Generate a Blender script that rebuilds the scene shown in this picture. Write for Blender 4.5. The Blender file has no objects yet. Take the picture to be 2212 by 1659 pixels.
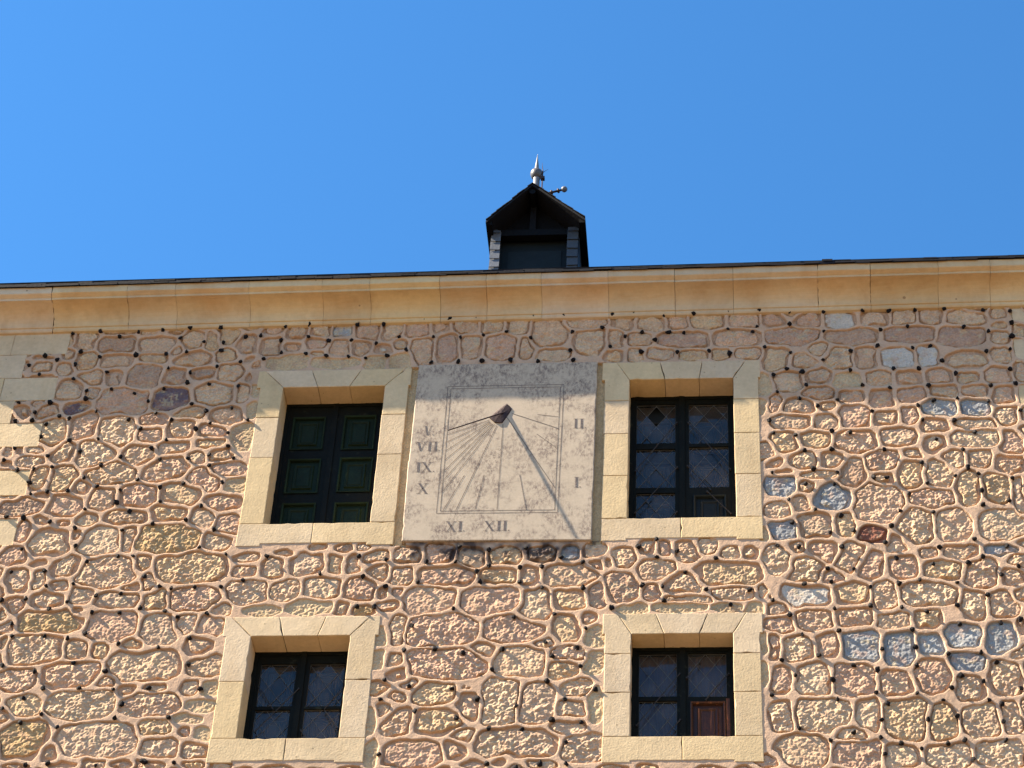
import bpy, math, random
import numpy as np
from mathutils import Vector, Matrix

random.seed(7)
rng = np.random.default_rng(11)
S = bpy.context.scene
COL = S.collection

# ---------------------------------------------------------------- camera, sky, sun
YAW, PITCH, ROLL, FOCAL = -0.12091944, 0.7344857, 0.06160636, 84.97
def cam_axes():
    cy, sy, cp, sp = math.cos(YAW), math.sin(YAW), math.cos(PITCH), math.sin(PITCH)
    f = Vector((sy * cp, cy * cp, sp)); r = Vector((cy, -sy, 0)); u = r.cross(f)
    c, s = math.cos(ROLL), math.sin(ROLL)
    return c * r + s * u, -s * r + c * u, f
cam = bpy.data.cameras.new('camera'); cam.lens = FOCAL; cam.sensor_width = 36.0
cam.clip_start = 0.1; cam.clip_end = 5000.0
co = bpy.data.objects.new('camera', cam); COL.objects.link(co)
_r, _u, _f = cam_axes()
M4 = Matrix((( _r.x, _u.x, -_f.x, 0.0), (_r.y, _u.y, -_f.y, -15.0), (_r.z, _u.z, -_f.z, 0.0), (0, 0, 0, 1)))
co.matrix_world = M4
S.camera = co

SUN = Vector((-5.2, -1.0, 4.79)).normalized()
EL = math.asin(SUN.z)
wd = bpy.data.worlds.new('World'); S.world = wd; wd.use_nodes = True
nt = wd.node_tree; bg = nt.nodes['Background']
sky = nt.nodes.new('ShaderNodeTexSky'); sky.sky_type = 'NISHITA'; sky.sun_disc = False
sky.sun_elevation = EL; sky.sun_rotation = math.atan2(SUN.x, SUN.y)
sky.altitude = 0.0; sky.air_density = 1.45; sky.dust_density = 0.0; sky.ozone_density = 10.0
gm = nt.nodes.new('ShaderNodeGamma'); gm.inputs[1].default_value = 1.12
nt.links.new(sky.outputs[0], gm.inputs[0]); hs = nt.nodes.new('ShaderNodeHueSaturation'); hs.inputs['Hue'].default_value = 0.494; hs.inputs['Saturation'].default_value = 1.07
nt.links.new(gm.outputs[0], hs.inputs['Color']); nt.links.new(hs.outputs[0], bg.inputs[0]); bg.inputs[1].default_value = 0.055
sl = bpy.data.lights.new('sun', 'SUN'); sl.energy = 5.0; sl.angle = math.radians(0.5); sl.color = (1.0, 0.88, 0.70)
so = bpy.data.objects.new('sun', sl); COL.objects.link(so)
so.rotation_euler = SUN.to_track_quat('Z', 'Y').to_euler(); so.location = (-20, -20, 30)
S.view_settings.view_transform = 'Standard'; S.view_settings.look = 'None'
S.view_settings.exposure = 1.93; S.view_settings.gamma = 1.0
S.cycles.max_bounces = 6

# ---------------------------------------------------------------- helpers
def tag(o, label=None, cat=None, group=None, kind=None):
    if label: o['label'] = label
    if cat: o['category'] = cat
    if group: o['group'] = group
    if kind: o['kind'] = kind
    return o

def empty(name, loc=(0, 0, 0), parent=None):
    o = bpy.data.objects.new(name, None); COL.objects.link(o); o.location = loc
    if parent: o.parent = parent
    return o

class MB:
    """collects polygons for one mesh, with a tint per polygon"""
    def __init__(self): self.v = []; self.f = []; self.t = []
    def add(self, vs, fs, tint=(1, 1, 1)):
        b = len(self.v); self.v += [tuple(p) for p in vs]
        for f in fs: self.f.append([b + i for i in f]); self.t.append(tint)
    def box(self, x0, x1, y0, y1, z0, z1, tint=(1, 1, 1), j=0.0):
        vs = [(x, y, z) for x in (x0, x1) for y in (y0, y1) for z in (z0, z1)]
        if j: vs = [tuple(c + random.uniform(-j, j) for c in p) for p in vs]
        self.add(vs, [(0, 1, 3, 2), (4, 6, 7, 5), (0, 4, 5, 1), (2, 3, 7, 6), (0, 2, 6, 4), (1, 5, 7, 3)], tint)
    def tube(self, a, b, r0, r1=None, n=8, caps=True, tint=(1, 1, 1)):
        r1 = r0 if r1 is None else r1
        a = Vector(a); b = Vector(b); d = (b - a).normalized()
        u = d.orthogonal().normalized(); w = d.cross(u)
        vs = []
        for c, r in ((a, r0), (b, r1)):
            for i in range(n):
                t = 2 * math.pi * i / n
                vs.append(c + r * (math.cos(t) * u + math.sin(t) * w))
        fs = [(i, (i + 1) % n, n + (i + 1) % n, n + i) for i in range(n)]
        if caps: fs += [tuple(range(n))[::-1], tuple(range(n, 2 * n))]
        self.add(vs, fs, tint)
    def build(self, name, m, parent=None, smooth=False):
        me = bpy.data.meshes.new(name); me.from_pydata(self.v, [], self.f); me.update()
        at = me.attributes.new('Col', 'FLOAT_COLOR', 'FACE')
        arr = np.ones((len(self.t), 4), np.float32); arr[:, :3] = np.array(self.t, np.float32)
        at.data.foreach_set('color', arr.ravel())
        import bmesh
        bm = bmesh.new(); bm.from_mesh(me); bmesh.ops.recalc_face_normals(bm, faces=bm.faces); bm.to_mesh(me); bm.free()
        if smooth: me.polygons.foreach_set('use_smooth', [True] * len(me.polygons))
        me.materials.append(m)
        o = bpy.data.objects.new(name, me); COL.objects.link(o)
        if parent: o.parent = parent
        return o

def lathe(mb, c, prof, n=16, tint=(1, 1, 1)):
    vs = []; fs = []
    for r, z in prof:
        for i in range(n):
            t = 2 * math.pi * i / n; vs.append((c[0] + r * math.cos(t), c[1] + r * math.sin(t), c[2] + z))
    for k in range(len(prof) - 1):
        for i in range(n):
            j = (i + 1) % n; fs.append((k * n + i, k * n + j, (k + 1) * n + j, (k + 1) * n + i))
    mb.add(vs, fs, tint)

def mat(name, base=(.5, .5, .5), attr=False, rough=.9, var=(.0, 3.0), var2=(.0, 20.0), bump=((.0, 50.0),), hue=None, pits=None, spec=.3, streak=None, metal=0.0):
    base = tuple(c * .80 for c in base)
    if hue: hue = hue[:3] + (tuple(c * .80 for c in hue[3]),) + hue[4:]
    if streak: streak = streak[:4] + (tuple(c * .80 for c in streak[4]),) + streak[5:]
    m = bpy.data.materials.new(name); m.use_nodes = True
    n = m.node_tree.nodes; L = m.node_tree.links; b = n['Principled BSDF']
    b.inputs['Roughness'].default_value = rough; b.inputs['Specular IOR Level'].default_value = spec
    b.inputs['Metallic'].default_value = metal
    tc = n.new('ShaderNodeTexCoord'); P = tc.outputs['Object']
    def noise(scale, det=4, rg=.6, vec=None, dist=0):
        q = n.new('ShaderNodeTexNoise'); q.inputs['Scale'].default_value = scale; q.inputs['Detail'].default_value = det
        q.inputs['Roughness'].default_value = rg; q.inputs['Distortion'].default_value = dist
        L.new(vec if vec else P, q.inputs['Vector']); return q.outputs['Fac']
    def mapr(x, a, b_, c, d):
        q = n.new('ShaderNodeMapRange'); L.new(x, q.inputs[0])
        for i, v in enumerate((a, b_, c, d)): q.inputs[i + 1].default_value = v
        return q.outputs[0]
    def mul(c, f):
        q = n.new('ShaderNodeMix'); q.data_type = 'RGBA'; q.blend_type = 'MULTIPLY'; q.inputs['Factor'].default_value = 1
        L.new(c, q.inputs[6]); L.new(f, q.inputs[7]); return q.outputs[2]
    def mix(f, c, d):
        q = n.new('ShaderNodeMix'); q.data_type = 'RGBA'; L.new(f, q.inputs['Factor']); L.new(c, q.inputs[6])
        if isinstance(d, tuple): q.inputs[7].default_value = (*d, 1)
        else: L.new(d, q.inputs[7])
        return q.outputs[2]
    rgb = n.new('ShaderNodeRGB'); rgb.outputs[0].default_value = (*base, 1); c = rgb.outputs[0]
    if attr:
        a = n.new('ShaderNodeAttribute'); a.attribute_name = 'Col'; c = mul(c, a.outputs['Color'])
    if hue: c = mix(mapr(noise(hue[0], 5, .6), hue[1], hue[2], 0, hue[4] if len(hue) > 4 else 1), c, hue[3])
    if streak:
        mp = n.new('ShaderNodeMapping'); mp.inputs['Scale'].default_value = (streak[0], streak[0], streak[1]); L.new(P, mp.inputs[0])
        c = mix(mapr(noise(1.0, 4, .6, mp.outputs[0]), streak[2], streak[3], 0, streak[5]), c, streak[4])
    for amp, sc in (var, var2):
        if amp: c = mul(c, mapr(noise(sc, 6, .65), .25, .75, 1 - amp, 1 + amp))
    hh = None
    if pits:
        v = n.new('ShaderNodeTexVoronoi'); v.inputs['Scale'].default_value = pits[0]; v.inputs['Randomness'].default_value = 1
        L.new(P, v.inputs['Vector'])
        g = n.new('ShaderNodeSeparateColor'); L.new(v.outputs['Color'], g.inputs[0])
        thr = mapr(g.outputs[0], pits[1], 1.0, -.02, pits[2])
        d = n.new('ShaderNodeMath'); d.operation = 'LESS_THAN'; L.new(v.outputs['Distance'], d.inputs[0]); L.new(thr, d.inputs[1])
        c = mix(mapr(d.outputs[0], 0, 1, 0, .65), c, pits[3])
    L.new(c, b.inputs['Base Color'])
    prev = None
    for dist, sc in bump:
        if dist:
            q = n.new('ShaderNodeBump'); q.inputs['Distance'].default_value = dist; q.inputs['Strength'].default_value = 1
            L.new(noise(sc, 6, .6), q.inputs['Height'])
            if prev: L.new(prev, q.inputs['Normal'])
            prev = q.outputs['Normal']
    if prev: L.new(prev, b.inputs['Normal'])
    return m

M = {}
M['ashlar'] = mat('dressed_sandstone', (.75, .56, .335), True, .9, (.17, 2.2), (.10, 28.0), ((.0026, 12.0), (.0026, 60.0)), hue=(1.6, .5, .8, (.64, .44, .21), .5), pits=(34.0, .93, .28, (.25, .18, .10)), streak=(5.0, 1.2, .52, .75, (.56, .38, .20), .4))
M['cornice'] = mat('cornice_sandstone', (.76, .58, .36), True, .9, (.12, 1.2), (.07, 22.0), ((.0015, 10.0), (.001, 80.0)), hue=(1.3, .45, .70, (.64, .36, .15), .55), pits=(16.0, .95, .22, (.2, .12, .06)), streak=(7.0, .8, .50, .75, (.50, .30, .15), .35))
M['rubble'] = mat('rubble_masonry', (1, 1, 1), True, .95, (.15, 9.0), (.27, 55.0), ((.004, 60.0), (.004, 140.0), (.002, 330.0)), spec=.03)
M['mortar'] = mat('pink_lime_mortar', (1, 1, 1), True, .92, (.13, 4.0), (.12, 45.0), ((.0035, 20.0), (.0030, 75.0), (.0015, 200.0)), spec=.05)
M['pebble'] = mat('black_slag', (.014, .011, .012), False, .75, (.4, 60.0), (.0, 1), ((.004, 90.0),), spec=.15)
M['slate'] = mat('roof_slate', (.013, .0115, .013), True, .7, (.25, 3.0), (.2, 30.0), ((.002, 40.0),), spec=.2)
M['cheek'] = mat('cheek_slate', (.13, .14, .16), True, .55, (.2, 6.0), (.2, 40.0), ((.003, 25.0),), spec=.4)
M['darkwood'] = mat('dark_stained_wood', (.006, .006, .007), True, .7, (.3, 8.0), (.3, 60.0), ((.001, 60.0),), spec=.1)
M['paint'] = mat('old_dark_green_paint', (.006, .007, .005), True, .7, (.35, 6.0), (.3, 50.0), ((.0012, 40.0),), spec=.12, hue=(14.0, .62, .75, (.05, .055, .035), .7))
M['green'] = mat('shutter_green_paint', (.010, .020, .010), True, .6, (.35, 4.0), (.35, 45.0), ((.002, 40.0),), spec=.12, hue=(9.0, .6, .78, (.04, .05, .02), .6))
M['hatch'] = mat('blue_black_paint', (.010, .014, .016), True, .6, (.3, 5.0), spec=.15)
M['brown'] = mat('weathered_brown_wood', (.040, .013, .006), True, .55, (.4, 5.0), (.3, 40.0), ((.0015, 40.0),), streak=(40.0, 2.0, .55, .75, (.36, .13, .045), .8))
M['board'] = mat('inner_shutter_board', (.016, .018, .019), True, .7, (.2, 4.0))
M['curtain'] = mat('faded_curtain', (.11, .065, .075), True, .9, (.2, 5.0), streak=(30.0, .3, .45, .7, (.07, .06, .085), .6))
M['lead'] = mat('lead_came', (.12, .115, .105), False, .6, (.3, 30.0))
M['rod'] = mat('thin_iron_rod', (.035, .03, .028), False, .6, (.3, 30.0))
M['iron'] = mat('rusted_iron', (.055, .030, .027), False, .6, (.35, 18.0), (.3, 80.0), ((.004, 50.0),), metal=.3)
M['zinc'] = mat('grey_zinc', (.20, .205, .22), True, .45, (.2, 10.0), (.15, 60.0), ((.001, 40.0),), spec=.5)
M['dial'] = mat('dial_limestone', (.62, .495, .36), True, .9, (.08, 5.0), (.08, 60.0), ((.0008, 20.0), (.0008, 120.0)))
M['groove'] = mat('engraved_groove', (.17, .135, .115), False, .95, (.3, 30.0))
M['numeral'] = mat('worn_numeral_paint', (.16, .13, .12), False, .95, (.2, 30.0), hue=(45.0, .55, .66, (.40, .33, .27), .6))
M['ground'] = mat('pale_paving', (.15, .10, .055), False, .9, (.15, .4), (.1, 6.0))
M['plain'] = mat('rubble_far', (.42, .31, .21), True, .95, (.2, 4.0), (.2, 20.0), ((.02, 6.0),))
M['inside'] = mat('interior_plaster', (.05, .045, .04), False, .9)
def dial_lichen():
    m = M['dial']; n = m.node_tree.nodes; L = m.node_tree.links; b = n['Principled BSDF']
    src = b.inputs['Base Color'].links[0].from_socket
    tc = n.new('ShaderNodeTexCoord')
    def nz(s, d, r, sc=(1, 1, 1)):
        mp = n.new('ShaderNodeMapping'); mp.inputs['Scale'].default_value = sc; L.new(tc.outputs['Object'], mp.inputs[0])
        q = n.new('ShaderNodeTexNoise'); q.inputs['Scale'].default_value = s; q.inputs['Detail'].default_value = d; q.inputs['Roughness'].default_value = r
        L.new(mp.outputs[0], q.inputs['Vector']); return q.outputs['Fac']
    def mr(x, a, b_, c, d):
        q = n.new('ShaderNodeMapRange'); L.new(x, q.inputs[0])
        for i, v in enumerate((a, b_, c, d)): q.inputs[i + 1].default_value = v
        return q.outputs[0]
    def ma(op, x, y):
        q = n.new('ShaderNodeMath'); q.operation = op
        for i, v in enumerate((x, y)):
            if isinstance(v, float): q.inputs[i].default_value = v
            else: L.new(v, q.inputs[i])
        return q.outputs[0]
    blot = mr(nz(4.2, 5, .7), .41, .57, 0, 1)
    grain = mr(nz(42.0, 8, .85, (1, 1, .55)), .45, .60, 0, 1)
    sp = n.new('ShaderNodeSeparateXYZ'); L.new(tc.outputs['Object'], sp.inputs[0])
    # clean stone round the gnomon, more growth along the top
    dx = ma('MULTIPLY', ma('ADD', sp.outputs[0], -.03), ma('ADD', sp.outputs[0], -.03)); dz = ma('MULTIPLY', ma('ADD', sp.outputs[2], -.40), ma('ADD', sp.outputs[2], -.40))
    near = mr(ma('SQRT', ma('ADD', dx, dz), 0.0), .12, .30, 0, 1)
    top = mr(sp.outputs[2], .66, .85, 0, .15)
    f = ma('MULTIPLY', ma('MULTIPLY', ma('ADD', ma('MULTIPLY', blot, .95), top), grain), near)
    q = n.new('ShaderNodeMix'); q.data_type = 'RGBA'; L.new(ma('MINIMUM', ma('MULTIPLY', f, 1.1), .9), q.inputs['Factor']); L.new(src, q.inputs[6]); q.inputs[7].default_value = (.16, .115, .095, 1)
    L.new(q.outputs[2], b.inputs['Base Color'])
dial_lichen()
def glass():
    m = bpy.data.materials.new('old_window_glass'); m.use_nodes = True
    n = m.node_tree.nodes; L = m.node_tree.links
    for x in list(n):
        if x.type != 'OUTPUT_MATERIAL': n.remove(x)
    out = [x for x in n if x.type == 'OUTPUT_MATERIAL'][0]
    tr = n.new('ShaderNodeBsdfTransparent'); tr.inputs[0].default_value = (.72, .78, .80, 1)
    gl = n.new('ShaderNodeBsdfGlossy'); gl.inputs['Roughness'].default_value = .03
    fr = n.new('ShaderNodeFresnel'); fr.inputs[0].default_value = 1.5
    mx = n.new('ShaderNodeMixShader'); L.new(fr.outputs[0], mx.inputs[0]); L.new(tr.outputs[0], mx.inputs[1]); L.new(gl.outputs[0], mx.inputs[2])
    df = n.new('ShaderNodeBsdfDiffuse'); df.inputs[0].default_value = (.42, .38, .36, 1)
    tc = n.new('ShaderNodeTexCoord'); nz = n.new('ShaderNodeTexNoise'); nz.inputs['Scale'].default_value = 6.0; nz.inputs['Detail'].default_value = 5; L.new(tc.outputs['Object'], nz.inputs['Vector'])
    mr = n.new('ShaderNodeMapRange'); L.new(nz.outputs['Fac'], mr.inputs[0]); mr.inputs[1].default_value = .3; mr.inputs[2].default_value = .75; mr.inputs[3].default_value = .02; mr.inputs[4].default_value = .12
    m2 = n.new('ShaderNodeMixShader'); L.new(mr.outputs[0], m2.inputs[0]); L.new(mx.outputs[0], m2.inputs[1]); L.new(df.outputs[0], m2.inputs[2])
    L.new(m2.outputs[0], out.inputs[0]); return m
M['glass'] = glass()

# stones read off the wall, in 5 mm units: x, z, width, height, kind[, tilt]
CELLTXT = """
-1119,2850,39,47,r -1063,2840,60,36,p -1059,2874,46,17,r -988,2840,66,36,r -1006,2868,23,11,r -957,2873,33,17,r -926,2851,37,47,r -890,2845,25,39,r 
-867,2859,35,42,r -829,2833,35,44,r -1188,2814,41,14,r -1187,2793,39,27,r -1139,2823,23,22,r -1145,2787,29,25,r -1111,2805,31,41,r -1055,2803,53,27,r 
-991,2808,45,25,r -950,2823,20,22,r -921,2803,61,30,r -861,2809,39,27,r -819,2795,24,24,r -1096,2764,43,30,r -1052,2767,22,35,r -1003,2767,59,57,p 
-947,2764,37,30,p -900,2770,43,22,p -850,2770,42,35,r -812,2757,18,24,r -1126,2738,41,46,r -1086,2729,16,21,r -1111,2697,42,24,d -1030,2707,81,58,r 
-946,2710,60,48,d -874,2721,64,45,r -822,2722,24,40,r -1179,2705,30,13,r -1200,2691,24,29,r -1156,2689,32,32,r -912,2680,50,29,r -845,2670,48,34,r 
-1139,2640,40,65,r -1090,2652,42,60,r -1029,2640,62,68,r -971,2631,42,31,r -921,2643,42,44,r -869,2637,44,26,r -970,2664,44,24,r -814,2623,30,57,y 
-1208,2598,12,23,r -1206,2575,14,13,r -1163,2602,30,17,r -1188,2603,12,15,r -1166,2577,48,20,r -1111,2594,40,46,r -1061,2592,65,64,r -982,2586,51,43,r 
-927,2602,59,28,r -867,2608,47,20,r -846,2586,39,30,r -885,2578,27,25,r -1144,2541,26,50,r -1103,2540,47,60,r -1023,2546,83,45,r -936,2554,78,50,r,12 
-830,2550,51,28,r -1070,2515,33,35,r -812,2517,29,30,y -866,2530,58,37,r,-30 -1132,2500,22,15,r -1191,2500,31,15,r -1164,2479,76,32,p 
-1090,2480,57,54,r -1032,2494,49,49,r -973,2500,60,52,r -901,2501,66,42,r,-15 -829,2480,60,32,r -985,2454,75,29,r -915,2462,54,32,r -860,2452,36,46,r 
-815,2434,36,39,r -1149,2426,23,44,r -1125,2447,29,20,r -1088,2441,21,17,r -1050,2450,41,29,r -1060,2419,21,22,r -1103,2401,67,65,r -1021,2404,63,58,r 
-972,2410,25,50,r -911,2407,109,55,o -828,2401,40,33,r -1160,2375,52,38,r -1112,2365,33,21,r -1068,2353,55,40,r -945,2358,27,35,r -865,2347,117,54,r 
-999,2340,99,63,r -1143,2326,42,51,r -1108,2325,17,40,r -1070,2313,26,26,r -928,2318,23,44,r -1143,2277,30,34,r -1085,2287,47,37,r -1033,2295,36,35,r 
-970,2285,71,32,r -1035,2259,22,25,r -914,2285,37,39,r -847,2284,82,43,r -805,2263,24,25,r -1073,2245,105,45,o -1154,2261,15,30,r -1145,2233,21,18,r 
-973,2233,74,52,r -897,2224,59,56,r -857,2236,35,32,r -817,2231,37,36,r -1089,2190,85,56,r -1142,2202,9,27,r -1021,2187,37,33,r -987,2189,20,27,r 
-910,2157,111,59,r -829,2192,37,42,r -814,2154,49,37,r -1022,2141,92,48,r -1107,2133,59,41,r -970,2127,33,20,r -930,2112,25,17,r -888,2113,27,13,r 
-831,2114,23,32,r -804,2113,22,26,y -1088,2081,49,36,r -998,2087,101,51,r -888,2084,90,38,r -812,2081,36,23,y -828,2056,41,17,y -874,2041,48,27,r 
-830,2034,16,17,r -803,2028,21,19,y -1077,2022,72,69,o -964,2019,121,60,r -864,2006,51,39,r -812,2003,37,27,r -1077,1973,36,8,r -1006,1974,44,8,r 
-917,1975,35,8,r -806,1975,32,10,r -773,2364,43,14,r -773,2339,37,23,r -731,2345,39,40,r -766,2297,61,44,r -675,2352,56,42,r -713,2373,28,9,r 
-630,2348,24,35,r -600,2350,22,37,r -618,2383,22,12,p -660,2386,19,9,r -588,2382,19,12,r -706,2301,39,34,r -646,2305,57,39,r -585,2299,50,43,r 
-737,2260,55,14,y -661,2266,68,23,y -609,2265,24,20,r -576,2260,33,14,o -516,2364,46,30,r -464,2369,43,33,r -413,2360,37,35,r -358,2361,45,33,r 
-302,2363,39,27,r -255,2365,21,27,b -217,2370,28,24,r -212,2342,21,21,r -558,2335,30,30,r -521,2326,32,40,r -452,2323,90,40,r -369,2324,58,29,r 
-318,2326,26,40,r -254,2322,81,40,r -546,2292,15,16,r -526,2293,19,16,r -477,2280,81,48,r,10 -375,2276,93,50,r -307,2262,46,68,r -257,2277,48,39,r 
-210,2284,27,42,p -538,2267,32,13,r -519,2221,21,52,r -452,2217,112,59,r -338,2219,92,49,r -257,2220,42,49,r -226,2238,23,21,r -385,2181,40,31,r 
-213,2202,25,33,y -214,2156,23,43,y -519,2159,19,20,r -513,2137,27,28,r -550,2206,23,31,y -548,2165,21,25,y -439,2156,119,56,r -323,2157,77,60,r 
-259,2144,41,38,r -253,2172,54,28,r -512,2097,31,25,r -454,2099,70,37,r -405,2107,23,12,r -237,2109,37,25,r -351,2085,59,88,r,-10 -302,2082,59,74,r 
-526,2072,19,29,r -506,2050,39,44,r -401,2076,35,61,r -440,2050,80,44,r -242,2070,39,27,r -210,2077,18,56,y -249,2036,50,22,r -224,2002,56,47,r 
-325,2010,125,50,r -481,1990,85,45,r -415,1999,28,31,r -549,2048,16,49,y -347,1979,16,12,r -387,1970,30,9,r -287,1972,36,14,r -542,1993,14,48,y 
80,2871,33,36,r 135,2865,41,35,r 189,2863,49,35,w 248,2867,37,33,r 298,2868,37,30,r 342,2867,41,33,r 400,2862,60,32,r 456,2866,25,30,r 
457,2844,23,19,r 110,2828,88,40,p 207,2825,87,35,p 306,2827,87,32,p 388,2820,77,40,p 455,2815,27,29,r 79,2775,35,50,r 125,2766,40,34,r 
184,2777,42,42,r 228,2776,33,45,r 281,2772,48,40,w 331,2776,29,40,w 396,2764,65,37,r 453,2773,28,29,r 100,2727,42,44,r 147,2736,40,31,r 
198,2722,42,31,y 248,2726,38,29,r 296,2725,42,29,r 349,2728,38,31,r 396,2724,30,26,r 444,2728,42,34,r 146,2695,48,23,r 204,2688,42,23,r 
249,2682,38,38,r 299,2691,43,31,r 353,2697,41,23,r 403,2696,39,23,r 449,2684,36,43,r 158,2668,23,18,r 112,2667,46,33,r 71,2674,21,38,r 
344,2659,51,33,b 400,2658,45,33,b 453,2641,33,40,r 204,2642,49,46,r 255,2638,38,28,r 294,2643,24,33,r 102,2635,62,30,r 158,2633,40,30,r 
396,2624,61,20,r 334,2619,43,30,r 490,2868,19,32,y 487,2830,15,24,r 484,2787,15,50,y 479,2738,17,42,r 480,2686,11,38,y 89,2589,41,45,r 
136,2595,47,32,r 203,2589,65,45,r 278,2597,54,40,r 327,2581,39,35,r 395,2592,76,35,r 451,2583,29,49,r 73,2545,20,20,r 116,2551,45,37,r 
164,2550,37,34,r 245,2544,50,42,r 295,2565,26,22,r 356,2549,33,39,r 397,2550,35,34,r 445,2534,40,36,r 143,2519,55,17,r 192,2520,39,58,r 
79,2501,48,41,b 84,2528,33,15,r 159,2475,60,48,b 284,2518,42,53,r 332,2517,37,56,r 375,2488,33,64,r 421,2487,34,55,r 455,2469,14,71,r 
232,2462,73,76,r,10 318,2467,62,33,r 111,2464,26,38,r 74,2448,37,24,r 129,2415,45,47,r 178,2416,24,40,r 287,2411,50,68,r 346,2413,48,65,r 
423,2411,66,58,r 80,2406,36,33,b 219,2396,43,26,q 259,2379,27,35,r 73,2348,40,53,r 142,2365,47,35,r,-30 112,2329,54,48,r 184,2351,38,59,r,-25 
216,2334,39,52,r,-15 304,2353,30,21,r 354,2357,50,27,r 420,2361,58,18,b 262,2331,44,41,r 324,2326,60,34,r 383,2316,46,58,r 430,2306,33,38,r 
110,2278,73,42,w 184,2282,50,38,r 232,2275,30,58,r 299,2277,84,42,r 366,2258,33,55,r 411,2259,38,51,r 57,2287,9,31,r 67,2253,27,20,r 121,2230,54,35,r 
186,2236,53,33,r 241,2229,42,26,r 292,2230,35,33,r 71,2222,44,28,r 190,2180,52,58,b 249,2174,40,62,b 294,2182,35,36,b 344,2199,47,41,b 
402,2190,41,56,b 140,2184,33,37,r 98,2176,44,41,r 58,2181,16,47,r 348,2150,50,30,b,-10 294,2127,48,59,r 240,2111,43,46,r 177,2120,55,61,r 
402,2122,44,63,r 67,2121,31,46,r 116,2120,45,57,r 348,2101,37,50,r 360,2044,49,61,r 128,2056,75,56,r 194,2057,34,55,r 254,2049,62,70,r 
301,2038,40,67,r 406,2051,25,53,r 68,2054,29,49,r 95,1991,71,56,r 177,1988,60,50,r 238,1980,43,44,r 307,1981,60,48,r 382,1983,66,48,r 433,2213,7,22,r 
-788,2870,35,31,r -746,2863,37,42,r -702,2865,35,31,r -665,2864,33,33,b -622,2860,47,41,r -578,2861,38,47,r -533,2863,40,39,r -495,2867,36,30,r 
-787,2831,37,50,r -751,2828,33,19,r -711,2835,37,27,r -667,2820,32,46,r -631,2824,30,33,r -592,2818,30,22,w -563,2830,22,25,r -522,2813,42,60,r 
-482,2820,38,68,p -706,2810,22,11,r -813,2789,24,24,r -753,2792,73,30,y -672,2790,87,22,y -602,2788,34,30,y -560,2790,40,30,y -807,2756,14,24,y 
-807,2727,14,35,y -806,2682,16,29,y -452,2868,42,30,r -406,2867,36,30,r -358,2866,34,36,r -439,2819,34,46,r -387,2817,50,52,r -347,2813,24,43,r 
-305,2850,54,66,r -242,2870,66,25,r -235,2824,52,54,r -299,2796,51,22,r -191,2828,26,46,r -178,2868,38,36,r -152,2829,39,27,r -195,2793,30,24,r 
-159,2792,24,24,r -133,2863,46,36,r -85,2871,36,36,r -36,2870,57,44,r 27,2870,47,36,r -75,2824,85,35,p 13,2825,76,38,r -115,2795,51,21,r 
-62,2788,47,16,r -13,2790,29,19,r 32,2789,43,21,r 58,2717,17,47,y 56,2671,15,31,y -194,2346,16,21,r -171,2354,40,37,r -133,2375,20,26,r 
-105,2370,16,26,r -71,2367,36,32,r -40,2375,27,21,r 2,2361,27,23,r 25,2360,25,25,r -121,2331,53,43,r -6,2322,101,43,r -174,2300,51,57,p 
-128,2288,27,27,r -78,2303,52,34,r 1,2284,57,22,r 52,2289,23,25,r -69,2273,66,13,r -157,2257,41,13,y -82,2258,79,16,y -7,2257,43,13,y 32,2254,23,16,y 
46,2186,10,37,y 44,2132,10,38,y 53,2399,11,16,y """
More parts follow.
